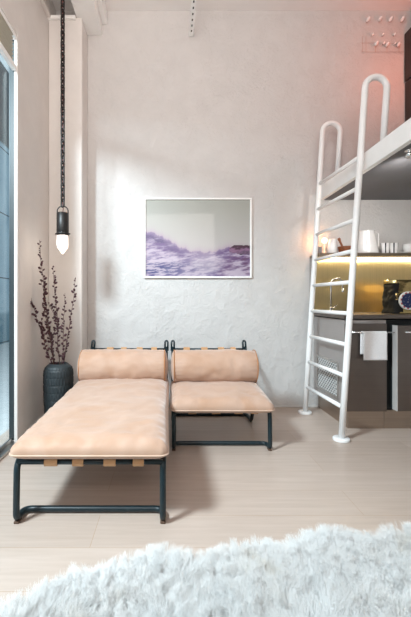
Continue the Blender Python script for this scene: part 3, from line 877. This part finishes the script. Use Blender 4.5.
tw = thing('dish_towel', 'white cloth folded over the steel rail of the cabinet door', 'towel', (1.668, FY - .03, .815))
def cloth(x0, x1, z0, z1, y, wav, seed):
    bm = bmesh.new(); n, m = 22, 22; th = .004
    g = {}
    for s in (0, 1):
        for j in range(m + 1):
            for i in range(n + 1):
                x = x0 + (x1 - x0) * i / n; z = z1 + (z0 - z1) * j / m
                yy = y + wav * math.sin(i / n * 7 + seed) * (j / m) + .002 * nz((x, z, 0), 14, seed) + s * th
                xx = x + .004 * nz((z, seed, 0), 6, seed) * (j / m)
                g[s, i, j] = bm.verts.new((xx, yy, z))
    for j in range(m):
        for i in range(n):
            bm.faces.new((g[0, i, j], g[0, i + 1, j], g[0, i + 1, j + 1], g[0, i, j + 1]))
            bm.faces.new((g[1, i, j], g[1, i, j + 1], g[1, i + 1, j + 1], g[1, i + 1, j]))
    for i in range(n):
        bm.faces.new((g[0, i, 0], g[1, i, 0], g[1, i + 1, 0], g[0, i + 1, 0])); bm.faces.new((g[0, i, m], g[0, i + 1, m], g[1, i + 1, m], g[1, i, m]))
    for j in range(m):
        bm.faces.new((g[0, 0, j], g[0, 0, j + 1], g[1, 0, j + 1], g[1, 0, j])); bm.faces.new((g[0, n, j], g[1, n, j], g[1, n, j + 1], g[0, n, j + 1]))
    return bm
c1 = cloth(1.575, 1.768, .60, .823, FY - .046, .002, 1)
link('front_fold', rel(tw, c1), M['towel'], tw, smooth=True)
c2 = cloth(1.563, 1.757, .645, .823, FY - .0225, .0015, 2)
link('back_fold', rel(tw, c2), M['towel'], tw, smooth=True)
c3 = bmesh.new(); arc = []
for k in range(13):
    a = PI * k / 12
    arc.append([(x, FY - .0315 + r_ * math.cos(a), .8215 + r_ * math.sin(a)) for r_ in (.0095, .0145) for x in (1.566, 1.765)])
rr_ = [[c3.verts.new(p) for p in q] for q in arc]
for A, B in zip(rr_, rr_[1:]):
    for a, b in ((0, 1), (1, 3), (3, 2), (2, 0)): c3.faces.new((A[a], A[b], B[b], B[a]))
for A in (rr_[0], rr_[-1]): c3.faces.new((A[0], A[1], A[3], A[2]))
bmesh.ops.recalc_face_normals(c3, faces=c3.faces)
link('top_fold', rel(tw, c3), M['towel'], tw)

tw.location.z -= .010

# tap
TX, TY = at(331, 0, 3.45).x, 3.45
tp = thing('kitchen_tap', 'chrome gooseneck tap standing before the gold splashback', 'tap', (TX, TY, CT))
zz = lambda y: at(0, y, TY).z - CT
tb = bmesh.new(); tube(tb, fillet([(0, 0, 0), (0, 0, zz(279)), (.095, -.02, zz(278.5)), (.102, -.022, zz(291))], .055, 8), .008, 12)
link('spout', tb, M['chrome'], tp)
tb = bmesh.new(); lathe(tb, [(.026, 0), (.026, .006), (.016, .012), (.014, .05), (.010, .052)], 24); link('base', tb, M['chrome'], tp)
tb = bmesh.new(); tube(tb, [(.010, 0, .035), (.055, -.01, .075)], .0055, 10); link('handle', tb, M['chrome'], tp)
tb = bmesh.new(); lathe(tb, [(.010, zz(292.5)), (.0125, zz(291.5)), (.0125, zz(288))], 16, c=(.1015, -.022, 0)); link('nozzle', tb, M['chrome'], tp)

# bag on the worktop
BY = 3.12
bx0 = at(383, 0, BY).x; bx1 = bx0 + .40; bh = .30
bg = thing('tote_bag', 'crumpled gold and black bag with a round patch on the worktop', 'bag', (bx0 + .305, BY + .12, CT))
bm = bmesh.new(); n, m = 56, 40
def bagpt(u, v):
    """u: 0..1 round the bag, v: 0..1 up."""
    a = u * 2 * PI
    e = 7.0
    cx_, cy_ = math.cos(a), math.sin(a)
    k = (abs(cx_) ** e + abs(cy_) ** e) ** (-1 / e)
    hw = .20 - .012 * v * v; hd = .115 * (1 - .35 * v ** 1.5)
    x = cx_ * k * hw; y = cy_ * k * hd
    z = v * bh - .018 * (1 - abs(cx_ * k)) * v
    w = .018 * noise.noise(V((x * 9, y * 9, z * 11 + 3))) + .016 * (abs(noise.noise(V((x * 14 + 7, z * 17, y * 10)))) - .25) + .008 * noise.noise(V((x * 30, z * 34, y * 22)))
    w *= min(1, v * 5)
    r_ = math.hypot(x, y)
    return V((x + x / r_ * w, y + y / r_ * w, z + .01 * noise.noise(V((x * 14, y * 14, 2))) * v))
g = [[bm.verts.new(bagpt(i / n, j / m)) for i in range(n)] for j in range(m + 1)]
for j in range(m):
    for i in range(n):
        f = bm.faces.new((g[j][i], g[j][(i + 1) % n], g[j + 1][(i + 1) % n], g[j + 1][i])); f.smooth = True
        c = f.calc_center_median()
        f.material_index = 1 if (c.x < -.148 + .02 * math.sin(c.z * 30) and c.z < .27) else 0
bm.faces.new(g[0][::-1]).material_index = 1
ft = bm.faces.new(g[m]); ft.smooth = True
bmesh.ops.recalc_face_normals(bm, faces=bm.faces)
link('body', bm, [M['gold'], M['black_leather']], bg)
def patch_disc(r0, r1, mi, bm, y, nseg=48, zc=.115, xc=-.088, alt=None):
    for k in range(nseg):
        a0, a1 = 2 * PI * k / nseg, 2 * PI * (k + 1) / nseg
        P = lambda r, a, yy: V((xc + r * math.cos(a), yy, zc + r * math.sin(a)))
        if r0 <= 0:
            f = bm.faces.new([bm.verts.new(p) for p in (P(0, 0, y), P(r1, a0, y), P(r1, a1, y))])
        else:
            f = bm.faces.new([bm.verts.new(p) for p in (P(r0, a0, y), P(r1, a0, y), P(r1, a1, y), P(r0, a1, y))])
        f.material_index = (alt if alt is not None and (k // 2) % 2 else mi)
        f2 = bm.faces.new([bm.verts.new(p) for p in (P(r1, a0, y), P(r1, a1, y), P(r1, a1, y + .02), P(r1, a0, y + .02))]); f2.material_index = mi
bm = bmesh.new()
patch_disc(0, .066, 0, bm, -.132); patch_disc(.064, .074, 1, bm, -.1340, alt=2); patch_disc(.073, .079, 1, bm, -.1335)
rs = random.Random(3)
for k in range(14):
    a = rs.random() * 6.28; rr = .05 * math.sqrt(rs.random())
    bmesh.ops.create_icosphere(bm, subdivisions=1, radius=.002, matrix=Matrix.Translation((-.088 + rr * math.cos(a), -.1325, .115 + rr * math.sin(a))))
for f in bm.faces:
    if f.calc_area() < 5e-6: f.material_index = 1
link('round_patch', bm, [M['navy'], M['white_thread'], M['red']], bg)

# things on the shelf
SZ = 1.5245; SY = 3.49
def sx_(px): return at(px, 0, SY).x
def shelf_thing(name, label, cat, px, group=None, y=SY): return thing(name, label, cat, (at(px, 0, y).x, y, SZ), group)
c = shelf_thing('small_cup', 'small dark grey cup at the left end of the shelf', 'cup', 319.8)
b = bmesh.new(); lathe(b, [(.012, 0), (.017, .004), (.018, .07), (.0155, .07), (.0145, .01)], 24); link('body', b, M['cup_grey'], c)
gl = shelf_thing('globe_lamp', 'small glowing round lamp left of the white jug on the shelf', 'lamp', 324.6, y=3.545)
b = bmesh.new(); lathe(b, [(.028, 0), (.028, .008), (.010, .016), (.008, .11), (.012, .118)], 24); link('base', b, M['ceramic'], gl)
b = bmesh.new(); bmesh.ops.create_uvsphere(b, u_segments=24, v_segments=16, radius=.028, matrix=Matrix.Translation((0, 0, .14))); link('globe', b, M['globe'], gl, smooth=True)
j = shelf_thing('ceramic_jug', 'small white ceramic jug between the lamp and the mortar', 'jug', 332.4, y=3.47)
b = bmesh.new(); lathe(b, [(.036, 0), (.043, .006), (.045, .05), (.040, .09), (.034, .118), (.037, .138), (.034, .138), (.031, .118), (.036, .08)], 32); link('body', b, M['ceramic'], j)
mo = shelf_thing('mortar', 'reddish wooden mortar bowl holding a pestle on the shelf', 'mortar', 345.5)
b = bmesh.new(); lathe(b, [(.035, 0), (.045, .006), (.062, .030), (.070, .060), (.072, .072), (.064, .072), (.055, .04), (.03, .022)], 36); link('bowl', b, M['wood'], mo)
pe = thing('pestle', 'wooden pestle leaning out of the mortar bowl', 'pestle', tuple(V(mo.location) + V((-.02, 0, .036))))
b = bmesh.new(); tube(b, [(.012, 0, .005), (-.012, 0, .04), (-.032, 0, .085), (-.042, 0, .108), (-.048, 0, .12)], [.018, .011, .010, .015, .011], 14); link('shaft', b, M['wood'], pe, smooth=False)
pi_ = shelf_thing('pitcher', 'large white tapered pitcher in the middle of the shelf', 'pitcher', 367.5)
b = bmesh.new(); lathe(b, [(.092, 0), (.098, .004), (.096, .02), (.062, .215), (.063, .222), (.058, .222), (.058, .21), (.085, .03)], 44)
for v in b.verts:
    if v.co.z > .17 and v.co.x < -.045: v.co.x -= .012 * (v.co.z - .17) / .05
link('body', b, M['ceramic'], pi_)
b = bmesh.new(); tube(b, fillet([(.055, 0, .205), (.108, 0, .205), (.105, 0, .075), (.085, 0, .055)], .015, 6), .0075, 10); link('handle', b, M['ceramic'], pi_)
for i, (px, lab) in enumerate(((385.3, 'striped cup standing next to the large pitcher'), (393.6, 'striped cup standing next to the stacked saucers'))):
    s = shelf_thing('striped_cup', lab, 'cup', px, 'black and white striped cups')
    b = bmesh.new(); lathe(b, [(.030, 0), (.034, .004), (.040, .105), (.036, .105), (.031, .012)], 40, mi_fn=lambda q, k: 1 if (k // 2) % 4 == 1 + 0 * q else 0)
    link('body', b, [M['ceramic'], M['stripe']], s)
s = shelf_thing('saucer', 'white saucer under the cup at the right end', 'saucer', 408.5)
b = bmesh.new(); lathe(b, [(.035, 0), (.06, .006), (.078, .016), (.078, .020), (.05, .010), (.02, .008)], 40); link('dish', b, M['ceramic'], s)
s = shelf_thing('tea_cup', 'white teacup on a saucer at the right end of the shelf', 'cup', 408.5)
s.location.z += .0105
b = bmesh.new(); lathe(b, [(.025, 0), (.034, .006), (.046, .04), (.050, .085), (.047, .085), (.042, .04), (.03, .012)], 40); link('body', b, M['ceramic'], s)
b = bmesh.new(); tube(b, fillet([(.046, 0, .07), (.078, 0, .068), (.07, 0, .03), (.043, 0, .026)], .012, 5), .004, 8); link('handle', b, M['ceramic'], s)

# ------------------------------------------------------------------ sheepskin rug
outline_px = [(-60, 650), (0, 612), (28, 596), (58, 579), (76, 570), (92, 575), (112, 565), (132, 556), (156, 550), (176, 556), (198, 557), (220, 549), (238, 542), (262, 540), (284, 544), (296, 540), (306, 532), (326, 527), (350, 530), (374, 537), (392, 533), (406, 526), (425, 524), (470, 534), (520, 560)]
pts = []
for (px, py) in outline_px:
    Y = F * H / (py + 21 - VY)
    pts.append(V(((px - VX) * Y / F, Y, 0)))
pts += [V((1.42, 1.0, 0)), V((1.30, .72, 0)), V((1.05, .60, 0)), V((.7, .66, 0)), V((.35, .56, 0)), V((0, .62, 0)), V((-.35, .58, 0)), V((-.62, .72, 0)), V((-.72, .95, 0))]
ctr = V((.35, 1.12, 0))
rb = bmesh.new(); NR = 26
def smooth_loop(p, n):
    out = []
    L = len(p)
    for i in range(L):
        a, b, c, d = p[i - 1], p[i], p[(i + 1) % L], p[(i + 2) % L]
        for k in range(n):
            t = k / n
            out.append(.5 * ((2 * b) + (c - a) * t + (2 * a - 5 * b + 4 * c - d) * t * t + (3 * b - a - 3 * c + d) * t ** 3))
    return out
loop = smooth_loop(pts, 4); nl = len(loop)
rows = []
for q in range(NR + 1):
    s = 1 - (q / NR) ** 1.0
    row = []
    for p in loop:
        c = ctr.lerp(p, s) if q < NR else None
        if c is None: continue
        d = (p - c).length
        z = .006 + .035 * (1 - math.exp(-d / .06)) + .014 * (nz((c.x, c.y, 0), 3.2, 2) + .4) * (1 - math.exp(-d / .05))
        row.append(rb.verts.new((c.x, c.y, z)))
    rows.append(row)
rows = rows[:NR]
for q in range(NR - 1):
    for k in range(nl):
        rb.faces.new((rows[q][k], rows[q][(k + 1) % nl], rows[q + 1][(k + 1) % nl], rows[q + 1][k]))
cv = rb.verts.new((ctr.x, ctr.y, .05))
for k in range(nl): rb.faces.new((rows[-1][k], rows[-1][(k + 1) % nl], cv))
bot = [rb.verts.new((v.co.x, v.co.y, .001)) for v in rows[0]]
for k in range(nl): rb.faces.new((rows[0][(k + 1) % nl], rows[0][k], bot[k], bot[(k + 1) % nl]))
bmesh.ops.recalc_face_normals(rb, faces=rb.faces)
rug = link('sheepskin_rug', rb, M['fur'], smooth=True)
tag(rug, 'fluffy white sheepskin rug lying on the oak floor in front', 'rug')
vg = rug.vertex_groups.new(name='pile')
vg.add([v.index for v in rug.data.vertices if v.co.z > .004], 1.0, 'REPLACE')
pm = rug.modifiers.new('wool', 'PARTICLE_SYSTEM')
ps = pm.particle_system; ps.seed = 3
st = ps.settings
st.type = 'HAIR'; st.count = 9000; st.hair_length = .033; st.hair_step = 4
st.emit_from = 'FACE'; st.use_emit_random = True; st.distribution = 'RAND'
ps.vertex_group_density = 'pile'
st.factor_random = .012
st.tangent_factor = 0; st.normal_factor = .01
st.object_align_factor = (0.0, .006, 0.0)
st.child_type = 'INTERPOLATED'; st.rendered_child_count = 32; st.child_percent = 4
st.clump_factor = .12; st.clump_shape = .0
st.roughness_1 = .012; st.roughness_1_size = .3; st.roughness_2 = .012; st.roughness_2_size = .1; st.roughness_endpoint = .015
st.child_length = 1.0; st.child_length_threshold = 0
st.root_radius = 1.0; st.tip_radius = .35; st.radius_scale = .0011
st.material = 1
try:
    st.display_step = 3; st.render_step = 3
except Exception: pass

# ------------------------------------------------------------------ light
wo = bpy.data.worlds.new('world'); scene.world = wo; wo.use_nodes = True
bgn = wo.node_tree.nodes['Background']
bgn.inputs['Color'].default_value = (0.84, 0.93, 1.0, 1); bgn.inputs['Strength'].default_value = .75

def area(name, loc, target, size, power, col, size_y=None):
    l = bpy.data.lights.new(name, 'AREA'); l.energy = power; l.color = col
    l.shape = 'RECTANGLE'; l.size = size; l.size_y = size_y or size
    o = bpy.data.objects.new(name, l); COL.objects.link(o); o.location = loc
    o.rotation_euler = (V(target) - V(loc)).to_track_quat('-Z', 'Y').to_euler()
    return o
def point(name, loc, power, col, rad):
    l = bpy.data.lights.new(name, 'POINT'); l.energy = power; l.color = col; l.shadow_soft_size = rad
    o = bpy.data.objects.new(name, l); COL.objects.link(o); o.location = loc; return o
dv = V((.24, .20, -.36)).normalized()
tgt = V((.1, 2.2, 0))
area('daylight', tgt - dv * 4.4, tgt, .62, 315, (.93, .965, 1.0))
area('added_up_fill', (-.1, -.9, 2.5), (-.3, 1.9, 4.2), 2.2, 72, (1.0, .90, .845), 1.4)  # added fill without a fixture, lifts the ceiling and upper walls
wl = bpy.data.lights.new('added_wall_fill', 'SPOT'); wl.energy = 105; wl.color = (1.0, .86, .79); wl.spot_size = 1.3; wl.spot_blend = 1.0; wl.shadow_soft_size = .35  # added unseen fill that brightens the upper back wall
wo_ = bpy.data.objects.new('added_wall_fill', wl); COL.objects.link(wo_); wo_.location = (-.1, .4, 3.7)
wo_.rotation_euler = (V((.15, 3.63, 3.4)) - wo_.location).to_track_quat('-Z', 'Y').to_euler()
point('loft_lamp_light', (2.28, 3.05, 3.35), 8, (1.0, .20, .09), .08)
sl = bpy.data.lights.new('soffit_spot_light', 'SPOT'); sl.energy = 32; sl.color = (1.0, .95, .9); sl.spot_size = 1.5; sl.spot_blend = 1.0; sl.shadow_soft_size = .03
so = bpy.data.objects.new('soffit_spot_light', sl); COL.objects.link(so); so.location = (1.62, 2.43, 2.02)
so.rotation_euler = (V((2.0, 3.62, 1.85)) - so.location).to_track_quat('-Z', 'Y').to_euler()
point('globe_light', tuple(V((at(318.5, 0, 3.53).x, 3.535, SZ + .14))), .9, (1.0, .45, .18), .02)
area('led_light', (2.02, 3.50, 1.486), (2.02, 3.52, 1.0), 1.14, 5.5, (1.0, .83, .55), .012)
point('pendant_light', (pX, PY, o0.z - hc - .16), 1.0, (1.0, .84, .68), .04)

vs = scene.view_settings
vs.view_transform = 'Standard'; vs.look = 'None'; vs.gamma = 1; vs.exposure = 0.14; vs.use_curve_mapping = False
try:
    scene.cycles.use_denoising = True
    scene.cycles.max_bounces = 10; scene.cycles.diffuse_bounces = 6; scene.cycles.transparent_max_bounces = 12
except Exception: pass
